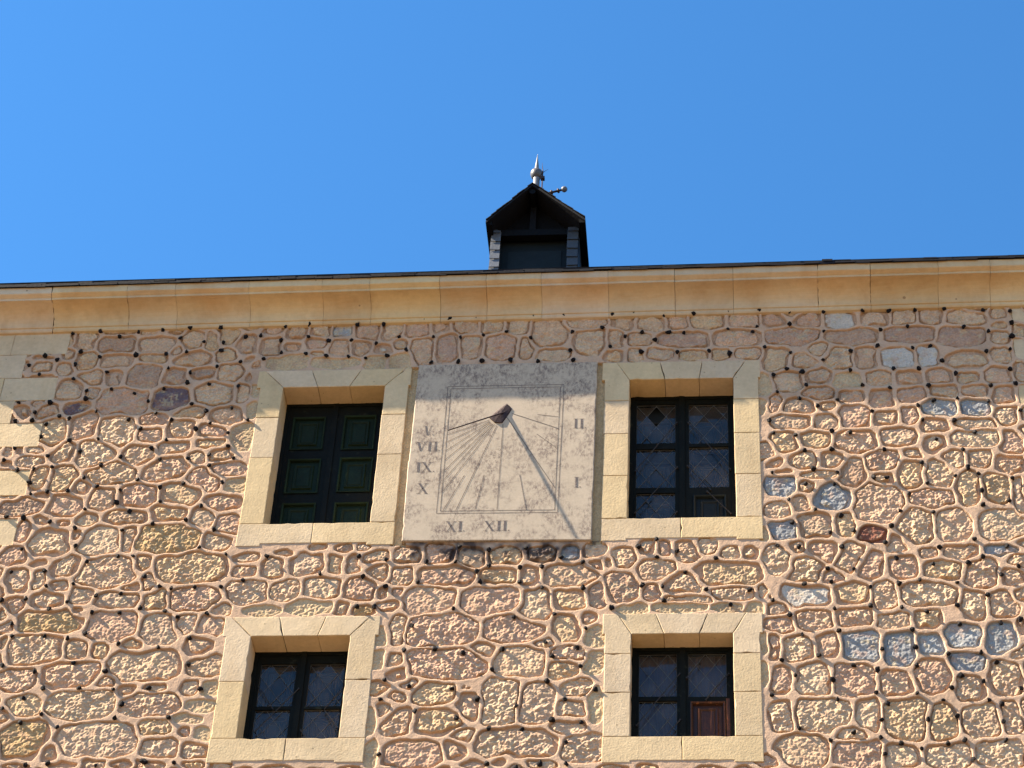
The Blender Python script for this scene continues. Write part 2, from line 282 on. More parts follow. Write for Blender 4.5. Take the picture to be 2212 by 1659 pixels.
# black pebbles, 5 mm units
PEBTXT = """
-1144,2868 -1094,2872 -1059,2858 -1026,2869 -984,2872 -935,2875 -881,2875 -949,2852 -907,2842 -872,2839 -835,2853 -1184,2817 -1122,2824 -1086,2811 
-1023,2814 -969,2814 -934,2819 -873,2821 -1160,2806 -1126,2793 -1209,2795 -1186,2772 -1067,2775 -961,2782 -876,2782 -836,2792 -1124,2761 -921,2770 
-1096,2732 -1054,2736 -1012,2725 -963,2735 -922,2746 -884,2741 -833,2736 -1094,2713 -985,2705 -909,2698 -882,2680 -838,2686 -1211,2708 -1155,2707 
-1179,2685 -1210,2668 -1180,2667 -1134,2675 -1116,2669 -1072,2685 -967,2677 -1012,2664 -938,2662 -807,2658 -1154,2659 -1158,2630 -1107,2621 -1058,2623 
-989,2643 -941,2617 -894,2640 -871,2652 -838,2631 -1198,2605 -1138,2587 -1085,2597 -964,2601 -834,2602 -864,2583 -821,2575 -1212,2579 -1157,2558 
-1126,2562 -1043,2563 -1013,2581 -945,2574 -899,2576 -860,2559 -1185,2557 -1069,2538 -977,2532 -898,2522 -834,2523 -1159,2529 -1153,2505 -1125,2509 
-1091,2509 -1043,2519 -1002,2510 -937,2514 -1005,2483 -932,2484 -1055,2470 -980,2464 -863,2473 -1184,2457 -1154,2453 -1110,2445 -1065,2431 -986,2425 
-938,2438 -883,2444 -834,2423 -854,2387 -1147,2389 -1058,2393 -985,2373 -960,2371 -808,2372 -1033,2360 -1100,2344 -1155,2343 -935,2329 -774,2319 
-907,2309 -888,2304 -850,2307 -808,2306 -1092,2313 -1049,2316 -1160,2284 -1121,2288 -1053,2281 -1079,2266 -1007,2292 -968,2296 -933,2267 -1009,2259 
-964,2258 -892,2260 -870,2249 -823,2254 -1134,2239 -1078,2217 -1012,2219 -1129,2214 -1039,2208 -957,2197 -892,2190 -845,2208 -1134,2157 -1081,2147 
-1023,2163 -969,2145 -840,2157 -1061,2114 -1005,2114 -896,2114 -815,2111 -951,2111 -1090,2097 -934,2085 -1119,2077 -1055,2067 -1086,2052 -940,2059 
-857,2058 -1027,2043 -1063,1975 -1030,1978 -956,1974 -883,1978 -837,1977 -741,2366 -592,2364 -652,2330 -582,2324 -587,2264 -548,2357 -483,2351 
-437,2351 -432,2381 -383,2341 -385,2374 -334,2337 -326,2376 -299,2339 -270,2356 -235,2346 -494,2311 -401,2331 -396,2310 -333,2309 -298,2298 -233,2296 
-545,2304 -559,2264 -435,2259 -339,2241 -276,2246 -497,2224 -227,2217 -506,2180 -458,2182 -414,2173 -355,2181 -288,2192 -240,2182 -368,2142 -277,2166 
-233,2147 -532,2124 -493,2113 -427,2107 -388,2091 -283,2120 -209,2105 -535,2089 -255,2086 -481,2067 -418,2054 -328,2075 -367,2034 -318,2035 -273,2048 
-229,2045 -529,1990 -251,2010 -367,1972 -289,1973 -250,1971 -323,1966 105,2883 163,2881 229,2881 273,2880 317,2881 366,2881 431,2876 475,2873 105,2854 
161,2836 256,2836 302,2843 395,2838 436,2827 475,2846 473,2813 104,2788 157,2770 204,2789 249,2799 307,2792 337,2799 429,2780 468,2785 74,2737 96,2751 
121,2742 201,2744 273,2746 315,2745 354,2761 374,2732 464,2739 79,2700 127,2713 220,2710 265,2703 328,2707 429,2704 469,2707 115,2685 144,2667 
177,2679 308,2664 334,2675 373,2677 423,2670 472,2649 233,2653 64,2637 313,2631 364,2630 70,2609 106,2604 165,2610 195,2606 395,2604 333,2591 120,2571 
164,2572 247,2569 373,2567 66,2524 133,2531 170,2523 305,2541 378,2528 394,2516 357,2512 446,2504 119,2500 164,2499 228,2512 248,2510 312,2497 
281,2476 395,2480 437,2460 91,2468 132,2446 172,2435 396,2451 266,2441 316,2437 95,2423 191,2403 154,2401 250,2411 238,2378 377,2382 70,2375 104,2372 
170,2370 322,2367 425,2368 253,2347 309,2335 363,2335 386,2347 147,2328 187,2327 439,2327 411,2311 110,2298 151,2302 210,2291 255,2297 287,2304 
343,2298 60,2268 85,2239 154,2250 209,2255 256,2251 340,2253 387,2273 293,2242 432,2227 403,2222 103,2202 159,2208 269,2209 341,2219 222,2173 272,2176 
320,2163 369,2166 390,2148 127,2163 70,2154 90,2127 178,2144 212,2135 272,2142 336,2124 368,2112 145,2117 422,2100 54,2091 151,2083 209,2094 269,2093 
320,2101 306,2080 225,2074 391,2071 373,2079 325,2051 92,2032 172,2024 214,2046 281,2045 390,2041 138,2010 211,2014 240,2004 269,1995 308,2003 
332,2009 391,2009 215,1986 342,1976 -808,2854 -767,2874 -725,2878 -678,2877 -640,2875 -595,2874 -524,2882 -772,2844 -724,2849 -687,2838 -648,2839 
-565,2844 -506,2842 -604,2829 -767,2812 -724,2809 -688,2803 -649,2800 -619,2796 -583,2800 -550,2812 -797,2798 -505,2782 -480,2882 -433,2882 -385,2881 
-334,2885 -282,2884 -240,2886 -198,2884 -160,2886 -458,2839 -419,2844 -379,2850 -337,2835 -266,2846 -215,2855 -201,2810 -175,2832 -459,2782 -418,2782 
-369,2782 -322,2779 -263,2781 -268,2803 -147,2842 -109,2881 -102,2842 -58,2883 -75,2840 -125,2823 -147,2797 -87,2794 -33,2795 2,2788 0,2885 0,2845 
53,2886 49,2851 41,2837 61,2801 -148,2377 -119,2355 -87,2368 -74,2326 -26,2351 -141,2299 -110,2297 -42,2291 25,2288 -107,2269 -5,2261 -188,2257 
-120,2390 """
# ---------------------------------------------------------------- the building
X0, X1, ZG = -7.05, 6.5, -1.6
bld = empty('stone_building', (-1.9, 0.0, ZG))
tag(bld, 'stone building with pink mortar net, yellow cornice and slate roof', 'building')
OFF = Vector((1.9, 0.0, 1.6))
class WO:
    """builds meshes in world coordinates, then hangs them under the building"""
def hang(o, parent=bld):
    o.parent = parent
    o.matrix_parent_inverse = Matrix.Identity(4)
    if parent is bld: o.location = o.location + OFF
    return o

def chip(poly, step=.05, j=.0012, chips=.09):
    out = []
    n = len(poly)
    for i in range(n):
        a = np.array(poly[i]); b = np.array(poly[(i + 1) % n]); L = np.hypot(*(b - a)); k = max(1, int(L / step))
        nr = np.array([-(b - a)[1], (b - a)[0]]) / max(L, 1e-6)
        for q in range(k):
            p = a + (b - a) * q / k
            if q: p = p + nr * (random.uniform(-j, j) + (random.uniform(.001, .009) if random.random() < chips else 0))
            out.append(tuple(p))
    return out
def area(p): return sum(p[i][0] * p[(i + 1) % len(p)][1] - p[(i + 1) % len(p)][0] * p[i][1] for i in range(len(p))) / 2
def block(mb, poly, y0, y1, tint, gap=.0022, bev=.004, rough=True):
    """a dressed stone: polygon in the wall plane, front y0, back y1, edges eased"""
    if area(poly) < 0: poly = poly[::-1]
    n = len(poly); P = [np.array(p, float) for p in poly]
    def inset(P, d):
        n = len(P); out = []
        for i in range(n):
            a, b, c = P[i - 1], P[i], P[(i + 1) % n]
            u = (b - a) / (np.hypot(*(b - a)) + 1e-9); v = (c - b) / (np.hypot(*(c - b)) + 1e-9)
            nu = np.array([-u[1], u[0]]); nv = np.array([-v[1], v[0]]); s = nu + nv; k = s @ nu
            out.append(b + s * d / max(k, .3))
        return out
    A = inset(P, gap)
    if rough: A = [np.array(p) for p in chip([tuple(p) for p in A])]
    B = inset(A, bev); n = len(A)
    yo = y0 + (random.uniform(-.0008, .0008) if gap else 0); tl = random.uniform(-.002, .002) if gap else 0
    vs = [(p[0], yo + tl * (p[0] - A[0][0]), p[1]) for p in B] + [(p[0], yo + bev * .8, p[1]) for p in A] + [(p[0], y1, p[1]) for p in A]
    fs = [tuple(range(n))] + [(i, (i + 1) % n, n + (i + 1) % n, n + i) for i in range(n)] + [(n + i, n + (i + 1) % n, 2 * n + (i + 1) % n, 2 * n + i) for i in range(n)]
    mb.add(vs, fs, tint)
def tint(a=.06, b=.06):
    v = 1 + random.uniform(-a, a); w = random.uniform(-b, b)
    return (v * (1 + w * .3), v, v * (1 - w * 1.6))

# ---------------------------------------------------------------- rubble wall as a relief
GX0, GX1, GZ0, GZ1, DX = -6.95, 2.90, 9.45, 14.47, .0047
nx = int((GX1 - GX0) / DX) + 1; nz = int((GZ1 - GZ0) / DX) + 1
gx = np.linspace(GX0, GX1, nx); gz = np.linspace(GZ0, GZ1, nz)
XX, ZZ = np.meshgrid(gx, gz)
def vnoise(step, seed):
    """smooth value noise with lattice step in metres on the wall grid"""
    r = np.random.default_rng(seed)
    a = (XX - GX0) / step; b = (ZZ - GZ0) / step
    i = np.floor(a).astype(int); j = np.floor(b).astype(int); fa = a - i; fb = b - j
    fa = fa * fa * (3 - 2 * fa); fb = fb * fb * (3 - 2 * fb)
    T = r.uniform(-1, 1, (j.max() + 2, i.max() + 2))
    return (T[j, i] * (1 - fa) + T[j, i + 1] * fa) * (1 - fb) + (T[j + 1, i] * (1 - fa) + T[j + 1, i + 1] * fa) * fb
wx = XX + .013 * vnoise(.12, 1) + .006 * vnoise(.05, 2); wz = ZZ + .012 * vnoise(.12, 3) + .006 * vnoise(.05, 4)

CELLS = []
for t in CELLTXT.split():
    f = t.split(','); CELLS.append([int(f[0]) / 200, int(f[1]) / 200, int(f[2]) / 200, int(f[3]) / 200, f[4], float(f[5]) if len(f) > 5 else 0.0])
# windows: (outer left, outer right, ear left, ear right, opening l, r, bottom, top, outer top, sill bottom)
WIN = {
 'UL': dict(X=(-3.976, -2.700), E=(-4.006, -2.684), o=(-3.774, -2.905, 12.172, 13.655), T=13.852, s=(11.940, 11.965, -3.776, -2.916, -3.365), jl=(13.32, 12.876), jr=(13.33, 12.89), h=(-3.950, (-3.549, -3.478), (-3.117, -3.208), -2.735), d=.22),
 'UR': dict(X=(-1.041, .243), E=(-1.065, .260), o=(-.832, .032, 12.173, 13.666), T=13.868, s=(11.943, 11.965, -.836, .033, -.406), jl=(13.434, 13.07, 12.62), jr=(13.429, 13.058, 12.618), h=(-.945, (-.578, -.537), (-.222, -.252), .141), d=.225),
 'LL': dict(X=(-3.943, -2.762), E=(-3.968, -2.738), o=(-3.741, -2.965, 10.102, 11.048), T=11.235, s=(9.884, 9.900, -3.749, -2.980, -3.361), jl=(10.622,), jr=(10.632,), h=(-3.915, (-3.538, -3.489), (-3.167, -3.218), -2.815), d=.215),
 'LR': dict(X=(-.990, .199), E=(-1.008, .220), o=(-.784, -.011, 10.097, 11.033), T=11.228, s=(9.868, 9.885, -.779, -.018, -.397), jl=(10.849, 10.492), jr=(10.845, 10.490), h=(-.895, (-.601, -.535), (-.196, -.267), .096), d=.185),
}
SD = (-2.632, -1.106, 11.945, 13.858)
def covered(x, z, m=0.0):
    for w in WIN.values():
        if w['X'][0] - m < x < w['X'][1] + m and w['s'][0] - m < z < w['T'] + m: return True
    return SD[0] - m < x < SD[1] + m and SD[2] - m < z < SD[3] + m
# stones beyond the edges of the photograph and in any gap
cc = np.array([c[:4] for c in CELLS])
row = 0; z = GZ0 - .05
while z < GZ1 + .1:
    h = random.uniform(.13, .19); x = GX0 - random.uniform(0, .2)
    while x < GX1 + .2:
        w = random.uniform(.16, .30)
        px, pz = x + w / 2, z + h / 2 + random.uniform(-.03, .03)
        g = np.sqrt(((px - cc[:, 0]) / (cc[:, 2] / 2 + w * .34)) ** 2 + ((pz - cc[:, 1]) / (cc[:, 3] / 2 + h * .34)) ** 2).min()
        if g > 1.0 and not covered(px, pz, .02) and not (px < -5.75 and pz > 11.9 and px > -6.1 and False):
            CELLS.append([px, pz, w * .86, h * .82, 'r', random.uniform(-12, 12)])
            cc = np.vstack([cc, [px, pz, w * .86, h * .82]])
        x += w
    z += h * .9
NC = len(CELLS)
S4 = np.full((4, nz, nx), .6); ID = np.zeros((nz, nx), int)
for k, (cx, cz, w, h, ty, an) in enumerate(CELLS):
    R = max(w, h) * 1.1 + .12
    i0 = max(0, int((cx - R - GX0) / DX)); i1 = min(nx, int((cx + R - GX0) / DX) + 2)
    j0 = max(0, int((cz - R - GZ0) / DX)); j1 = min(nz, int((cz + R - GZ0) / DX) + 2)
    if i0 >= i1 or j0 >= j1: continue
    sl_ = (slice(j0, j1), slice(i0, i1))
    dx = wx[sl_] - cx; dz = wz[sl_] - cz; a = math.radians(an)
    u = dx * math.cos(a) + dz * math.sin(a); v = -dx * math.sin(a) + dz * math.cos(a)
    ex = 3.0 if ty in 'bwy' else 2.4 + (k * 37 % 10) * .12
    g = (np.abs(u / (w / 2)) ** ex + np.abs(v / (h / 2)) ** ex) ** (1 / ex) + 1e-6
    s = np.hypot(u, v) * (1 - 1 / g)
    s = np.where(g < .25, -min(w, h) / 2, s); s = np.maximum(s, -min(w, h) / 2)
    cur = S4[:, j0:j1, i0:i1]
    m = s < cur[0]; ID[sl_] = np.where(m, k, ID[sl_])
    st = np.sort(np.concatenate([cur, s[None]]), axis=0)[:4]
    S4[:, j0:j1, i0:i1] = st
tau = .016
oth = -tau * np.log(np.exp(-(S4[1] - S4[1]) / tau) + np.exp(-(S4[2] - S4[1]) / tau) + np.exp(-(S4[3] - S4[1]) / tau)) + S4[1]
F = S4[0] - oth
# cell ends where another begins, and no stone grows far past its own outline
IN = np.minimum(-F - .0268 - .009 * vnoise(.16, 6), (.032 - S4[0]) * 1.6)      # > 0 inside the stone opening, metres x ~2
IN = IN + .004 * vnoise(.035, 5)
types = np.array([c[4] for c in CELLS]); TY = types[ID]
flat = np.zeros_like(XX, bool)
for x0, x1, z0, z1 in ((-2.72, -2.60, 11.93, 13.86), (-1.12, -1.03, 11.93, 13.87)):
    flat |= (XX > x0) & (XX < x1) & (ZZ > z0) & (ZZ < z1)
def sstep(x, a, b):
    t = np.clip((x - a) / (b - a), 0, 1); return t * t * (3 - 2 * t)
n1 = vnoise(.075, 10); n2 = vnoise(.032, 11); n3 = vnoise(.0155, 12); n4 = vnoise(.2, 13)
def lumps(step, seed):
    """rounded lumps with creases between them"""
    r = np.random.default_rng(seed); a = (XX + .3 * step * n1 - GX0) / step; b = (ZZ * 1.15 + .3 * step * n2 - GZ0) / step
    i = np.floor(a).astype(int); j = np.floor(b).astype(int); i0, j0 = i.min() - 1, j.min() - 1
    P = r.uniform(.1, .9, (j.max() - j0 + 3, i.max() - i0 + 3, 2)); A = r.uniform(.3, 1.0, P.shape[:2]); best = np.full(XX.shape, -1.0)
    for dj in (-1, 0, 1):
        for di in (-1, 0, 1):
            q = P[j + dj - j0, i + di - i0]; d2 = (i + di + q[..., 0] - a) ** 2 + (j + dj + q[..., 1] - b) ** 2
            best = np.maximum(best, A[j + dj - j0, i + di - i0] - d2 * .9)
    return best
rough = .40 * n1 + .20 * n2 + .62 * lumps(.038, 50) + .46 * lumps(.019, 51) + .12 * n3 - .42
crng = np.random.default_rng(5)
core_off = crng.uniform(.0, .045, NC)[ID] * np.clip(1 + 1.2 * vnoise(.10, 14), 0, 2)
amp = crng.uniform(.5, 1.2, NC); amp[types == 'y'] = .14; amp[types == 'w'] = .25; amp[types == 'b'] = .45; amp = amp[ID]
lean = crng.uniform(-1, 1, NC)[ID]
thr = .004 + core_off + .020 * n1 + .008 * n2
core = sstep(IN, thr, thr + .014)
base = np.where(TY == 'y', .019, .0090)
lift = np.where(TY == 'y', .0, .0080) + np.where(np.isin(TY, list('rpoq')), .0030 * sstep(IN, .02, .12), 0)
crack = .007 * np.exp(-((IN - thr) / .007) ** 2) * sstep(n1 + n2, -.1, .7) * (TY != 'y')
h_st = base - crack + .0012 * n3 + .001 * n1 + core * (lift + .0175 * amp * np.clip(rough + .22, -.35, 1.15)) + np.where(TY == 'y', .0022 * n3 * core, 0)
h_mo = .0300 + .0012 * sstep(-IN, 0, .02) + .0012 * n4 + .0008 * n2
IN = IN + .0018 * n3
wgt = sstep(IN, .0, .0060)
H = h_mo * (1 - wgt) + h_st * wgt
H = np.where(flat, .004 + .0015 * n3, H)
for zt_, zb_, xe_ in ((14.37, 14.109, -5.735), (14.109, 13.836, -6.085), (13.836, 13.572, -5.755), (13.572, 13.312, -6.090), (13.312, 13.047, -5.800), (13.047, 12.790, -6.120), (12.790, 12.518, -5.808), (12.518, 12.270, -6.30), (12.270, 11.990, -5.816), (11.99, 9.0, -6.15)):
    H = np.where((XX < xe_ - .006) & (ZZ < zt_) & (ZZ > zb_), .002, H)

YY = .035 - H
# colours that belong to each stone
PAL = dict(r=[(.75, .50, .31), (.78, .545, .345), (.74, .48, .30), (.74, .505, .33), (.76, .51, .29), (.75, .48, .31), (.71, .44, .29), (.79, .55, .35)], p=[(.58, .365, .25), (.56, .36, .24)], q=[(.30, .13, .09)], o=[(.56, .37, .18)], y=[(.72, .52, .30)], b=[(.43, .42, .40), (.38, .37, .36)], w=[(.66, .60, .51)], d=[(.20, .14, .15)])
cellc = np.array([PAL[t][crng.integers(len(PAL[t]))] for t in types]) * crng.uniform(.92, 1.06, (NC, 1))
bedc = np.array([(.63, .40, .255) if t in 'rpodw' else ((.70, .50, .29) if t == 'y' else tuple(cellc[i] * .95)) for i, t in enumerate(types)])
C = cellc[ID]; Bd = bedc[ID]
alt = np.array((.56, .335, .22)); alt2 = np.array((.68, .53, .32))
mixn = sstep(vnoise(.06, 20) + .5 * n2, .15, .8)[..., None] * .45; C = C * (1 - mixn) + alt * mixn
mixn = sstep(vnoise(.05, 21) + .5 * n3, .35, .9)[..., None] * .55; C = C * (1 - mixn) + alt2 * mixn; C = np.where(np.isin(TY, list('bdq'))[..., None], C, C * .86 + np.array((.60, .40, .27)) * .14)
COLR = Bd * (1 - core[..., None]) + C * core[..., None]
MORT = np.array((.69, .46, .305)) * (1 + .06 * n4[..., None] + .03 * n1[..., None])
COLR = np.where(flat[..., None], np.array((.66, .48, .27)), COLR * wgt[..., None] + MORT * (1 - wgt[..., None]))
# the black run-off stain under the dial
st = sstep(XX, -2.72, -2.5) * (1 - sstep(XX, -1.05, -.95)) * (1 - sstep(11.95 - ZZ, .06 + .05 * n4, .24 + .10 * n1 + .08 * vnoise(.12, 30))) * (ZZ < 11.97)
st2 = (1 - np.clip(np.hypot((XX + 2.05) / .35, (ZZ - 11.62) / .12), 0, 1)) * .8
st = np.clip(st * (.45 + .5 * n1 + .3 * n2 + .3 * vnoise(.3, 31)) * 1.15 + st2 * sstep(n1 + n2, -.2, .8), 0, .9)[..., None]
COLR = COLR * (1 - st) + np.array((.045, .038, .045)) * st
dirt = sstep(vnoise(.5, 40) + .5 * vnoise(.16, 41), .55, 1.2)[..., None] * .18
COLR = COLR * (1 - dirt)

hole = np.zeros((nz - 1, nx - 1), bool)
fx = (gx[:-1] + gx[1:])[None] / 2; fz = (gz[:-1] + gz[1:])[:, None] / 2
for w in WIN.values():
    hole |= (fx > w['X'][0] + .03) & (fx < w['X'][1] - .03) & (fz > w['s'][0] + .04) & (fz < w['T'] - .03)
hole |= (fx > SD[0] + .03) & (fx < SD[1] - .03) & (fz > SD[2] + .03) & (fz < SD[3] - .03)
isM = ((wgt[:-1, :-1] + wgt[1:, 1:] + wgt[:-1, 1:] + wgt[1:, :-1]) / 4 < .85) & ~flat[:-1, :-1]
def relief(name, mask, m):
    jj, ii = np.nonzero(mask)
    a = jj * nx + ii; quads = np.stack([a, a + 1, a + nx + 1, a + nx], 1)
    used, inv = np.unique(quads, return_inverse=True); quads = inv.reshape(-1, 4)
    co_ = np.stack([XX.ravel()[used], YY.ravel()[used], ZZ.ravel()[used]], 1).astype(np.float32)
    me = bpy.data.meshes.new(name); nv = len(used); nf = len(quads)
    me.vertices.add(nv); me.vertices.foreach_set('co', co_.ravel())
    me.loops.add(nf * 4); me.loops.foreach_set('vertex_index', quads.astype(np.int32).ravel())
    me.polygons.add(nf); me.polygons.foreach_set('loop_start', np.arange(0, nf * 4, 4, dtype=np.int32))
    me.polygons.foreach_set('use_smooth', np.ones(nf, bool))
    me.update(calc_edges=True)
    at = me.attributes.new('Col', 'FLOAT_COLOR', 'POINT')
    c4 = np.ones((nv, 4), np.float32); c4[:, :3] = COLR.reshape(-1, 3)[used]; at.data.foreach_set('color', c4.ravel())
    # normals of the whole relief, so both meshes meet without a seam
    gy, gxx = np.gradient(YY, DX); nrm = np.stack([gxx, -np.ones_like(YY), gy], -1).reshape(-1, 3)[used]
    nrm /= np.linalg.norm(nrm, axis=1, keepdims=True)
    me.normals_split_custom_set_from_vertices(nrm.tolist())
    me.materials.append(m)
    o = bpy.data.objects.new(name, me); COL.objects.link(o); hang(o); return o
relief('rubble_wall', ~hole & ~isM, M['rubble'])
o = relief('mortar_pointing', ~hole & isM, M['mortar'])

# rest of the shell: lower wall, ends, back, floor of the attic
mb = MB()
mb.box(X0, X1, .045, .30, ZG, GZ0)
mb.add([(GX1, .012, GZ0), (X1, .012, GZ0), (X1, .012, 14.46), (GX1, .012, 14.46)], [(0, 1, 2, 3)])
mb.add([(X0, .012, ZG), (X1, .012, ZG), (X1, .012, GZ0), (X0, .012, GZ0)], [(0, 1, 2, 3)])
mb.box(X0, X0 + .3, .013, 11.0, ZG, 14.5); mb.box(X1 - .3, X1, .013, 11.0, ZG, 14.5); mb.box(X0 + .3, X1 - .3, 10.7, 11.0, ZG, 14.5)
o = hang(mb.build('shell_wall', M['plain']))
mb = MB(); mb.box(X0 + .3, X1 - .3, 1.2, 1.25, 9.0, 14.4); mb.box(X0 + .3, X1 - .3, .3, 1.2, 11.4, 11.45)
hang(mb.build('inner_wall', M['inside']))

# corner stones at the left end
mb = MB()
rows = [(14.37, 14.109, -5.735, (-6.237,)), (14.109, 13.836, -6.085, (-6.5,)), (13.836, 13.572, -5.755, (-6.235,)), (13.572, 13.312, -6.090, (-6.45,)), (13.312, 13.047, -5.800, (-6.3,)),
        (13.047, 12.790, -6.120, ()), (12.790, 12.518, -5.808, (-6.25,)), (12.518, 12.270, -6.30, ()), (12.270, 11.990, -5.816, (-6.3,))]
zz = 11.99
k = 0
while zz > ZG:
    rows.append((zz, max(ZG, zz - .27), -6.15 - .22 * (k % 2), ())); zz -= .27; k += 1
for zt, zb_, xe, js in rows:
    xs = [X0 - .004] + list(js) + [xe]
    for a, b in zip(xs[:-1], xs[1:]):
        block(mb, [(a, zb_), (b, zb_), (b, zt), (a, zt)], .0085, .12, tint(.05, .05), gap=.0015, bev=.003)
hang(mb.build('corner_stones', M['ashlar']))
mb = MB()
for a, b, c, d in ((2.392, 2.75, 14.215, 14.40), (2.375, 3.0, 13.79, 14.05), (2.365, 2.8, 13.29, 13.53)):
    block(mb, [(a, c), (b, c), (b, d), (a, d)], .006, .1, tint(.05, .05))
hang(mb.build('corner_stones', M['ashlar']))

# pebbles pressed into the pointing
PEB = [tuple(int(q) / 200 for q in t.split(',')) for t in PEBTXT.split()]
def pebble_mesh(seed):
    import bmesh
    r = random.Random(seed); bm = bmesh.new(); bmesh.ops.create_icosphere(bm, subdivisions=2, radius=1)
    dirs = [(Vector((r.uniform(-1, 1), r.uniform(-1, 1), r.uniform(-1, 1))).normalized(), r.uniform(.50, .85)) for _ in range(8)]
    for v in bm.verts:
        for d, l in dirs:
            t = v.co.dot(d)
            if t > l: v.co -= d * (t - l)
        v.co *= r.uniform(.86, 1.14)
    me = bpy.data.meshes.new('pebble'); bm.to_mesh(me); bm.free(); me.materials.append(M['pebble']); return me
PM = [pebble_mesh(i) for i in range(8)]
items = []
pr = random.Random(3)
for x, z in PEB:
    r = pr.choice((.018, .0195, .021, .023)) * pr.uniform(.92, 1.12)
    if pr.random() < .06: r *= 1.25
    rot = (pr.uniform(0, 6), pr.uniform(0, 6), pr.uniform(0, 6)); sc = (r * pr.uniform(.94, 1.08), r, r * pr.uniform(.92, 1.06))
    i = min(nx - 1, max(0, int((x - GX0) / DX))); j = min(nz - 1, max(0, int((z - GZ0) / DX)))
    y = float(YY[max(0, j - 2):j + 3, max(0, i - 2):i + 3].min()) - r * .46
    items.append((r / math.hypot(y + 15, z, x), x, y, z, rot, sc, pr.randrange(8)))
items.sort(key=lambda t: -t[0])
for _, x, y, z, rot, sc, k in items[:99]:
    o = bpy.data.objects.new('pebble', PM[k]); COL.objects.link(o); o.location = (x, y, z); o.rotation_euler = rot; o.scale = sc; hang(o)
mb = MB()
from mathutils import Euler
for _, x, y, z, rot, sc, k in items[99:]:
    R_ = Matrix.Translation((x, y, z)) @ Euler(rot).to_matrix().to_4x4() @ Matrix.Diagonal((*sc, 1))
    mb.add([R_ @ v.co for v in PM[k].vertices], [tuple(p.vertices) for p in PM[k].polygons])
o = mb.build('pebble', M['pebble']); tag(hang(o), kind='stuff')

# ---------------------------------------------------------------- cornice
SL = .0075
def cz(x, z): return z + SL * (x - 1.22)
prof = [(.02, 14.405), (-.012, 14.412), (-.020, 14.425), (-.020, 14.448), (-.030, 14.452), *[(-.034 - .171 * (1 - math.cos(t * math.pi / 28)), 14.466 + .146 * math.sin(t * math.pi / 28)) for t in range(15)], (-.212, 14.612), (-.212, 14.634), (-.222, 14.640), (-.246, 14.655), (-.250, 14.660), (-.252, 14.728), (.3, 14.728)]
joints = [X0 - .26, -6.65, -5.90, -5.228, -4.8, -4.15, -3.505, -3.087, -2.478, -2.074, -1.597, -1.021, -.45, .05, .77, 1.216, 1.787, 2.224, 2.9, 3.5, 4.3, 5.0, 5.9, X1 + .26]
mb = MB()
for a, b in zip(joints[:-1], joints[1:]):
    g = random.choice((.0010, .0016, .0028)); a2, b2 = a + g, b - g; n = max(2, int((b2 - a2) / .09)); t = tint(.06, .08); dy = random.uniform(-.003, .003); dz = random.uniform(-.002, .002)
    vs = []
    for i in range(n + 1):
        x = a2 + (b2 - a2) * i / n
        e = .0015 if i in (0, n) else 0
        for y, z in prof:
            jx = random.uniform(-.004, .004) if i in (0, n) and g > .002 else 0
            vs.append((x + jx, y + dy + e + random.uniform(-.0008, .0008), cz(x, z) + dz + random.uniform(-.0008, .0008)))
    q = len(prof)
    fs = [(i * q + k, (i + 1) * q + k, (i + 1) * q + k + 1, i * q + k + 1) for i in range(n) for k in range(q - 1)] + [tuple(range(q)), tuple(range(n * q, n * q + q))]
    mb.add(vs, fs, t)
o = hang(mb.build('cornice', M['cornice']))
# ---------------------------------------------------------------- roof
RS = .84
def rz(y): return 14.73 + (y + .27) * RS
mb = MB()
mb.add([(X0 - .27, -.262, 14.722), (X1 + .27, -.262, 14.80), (X1 + .27, 5.3, rz(5.3)), (X0 - .27, 5.3, rz(5.3)), (X0 - .27, 5.3, rz(5.3) - .1), (X1 + .27, 5.3, rz(5.3) - .1), (X1 + .27, -.2, 14.70), (X0 - .27, -.2, 14.66)], [(0, 1, 2, 3), (4, 5, 6, 7), (0, 1, 6, 7), (0, 3, 4, 7), (1, 2, 5, 6)])
mb.add([(X0 - .27, 5.3, rz(5.3)), (X1 + .27, 5.3, rz(5.3)), (X1 + .27, 11.2, 14.7), (X0 - .27, 11.2, 14.7)], [(0, 1, 2, 3)])
mb.add([(X0, 0.0, 14.7), (X0, 11, 14.7), (X0, 5.3, rz(5.3) - .05)], [(0, 1, 2)]); mb.add([(X1, 0.0, 14.7), (X1, 11, 14.7), (X1, 5.3, rz(5.3) - .05)], [(0, 1, 2)])
roof = hang(mb.build('roof', M['slate']))
mb = MB()
for lay in range(3):
    x = X0 - .27
    while x < X1 + .27:
        w = random.uniform(.11, .19); x2 = x + w - .002; zz = cz(x, 14.735) + lay * .0145 + random.uniform(-.002, .002); ln = .32; yf = -.272 + lay * .006 + random.uniform(-.004, .004)
        lift = random.uniform(.0, .006) + (random.uniform(.006, .014) if random.random() < .10 else 0)
        th = .0148 + random.uniform(-.001, .003)
        vs = [(x, yf, zz + lift), (x2, yf + random.uniform(-.002, .002), zz + lift + random.uniform(-.002, .002)), (x2, yf + ln, zz + ln * RS), (x, yf + ln, zz + ln * RS)]
        vs += [(p[0], p[1], p[2] - th) for p in vs]
        v = random.uniform(.7, 1.3)
        mb.add(vs, [(0, 1, 2, 3), (4, 5, 6, 7), (0, 1, 5, 4), (1, 2, 6, 5), (3, 0, 4, 7)], (v, v * .97, v))
        x += w
mb.box(.81, .90, -.275, 0.0, cz(.85, 14.752), cz(.85, 14.772))
es = mb.build('eave_slates', M['slate']); es.parent = roof

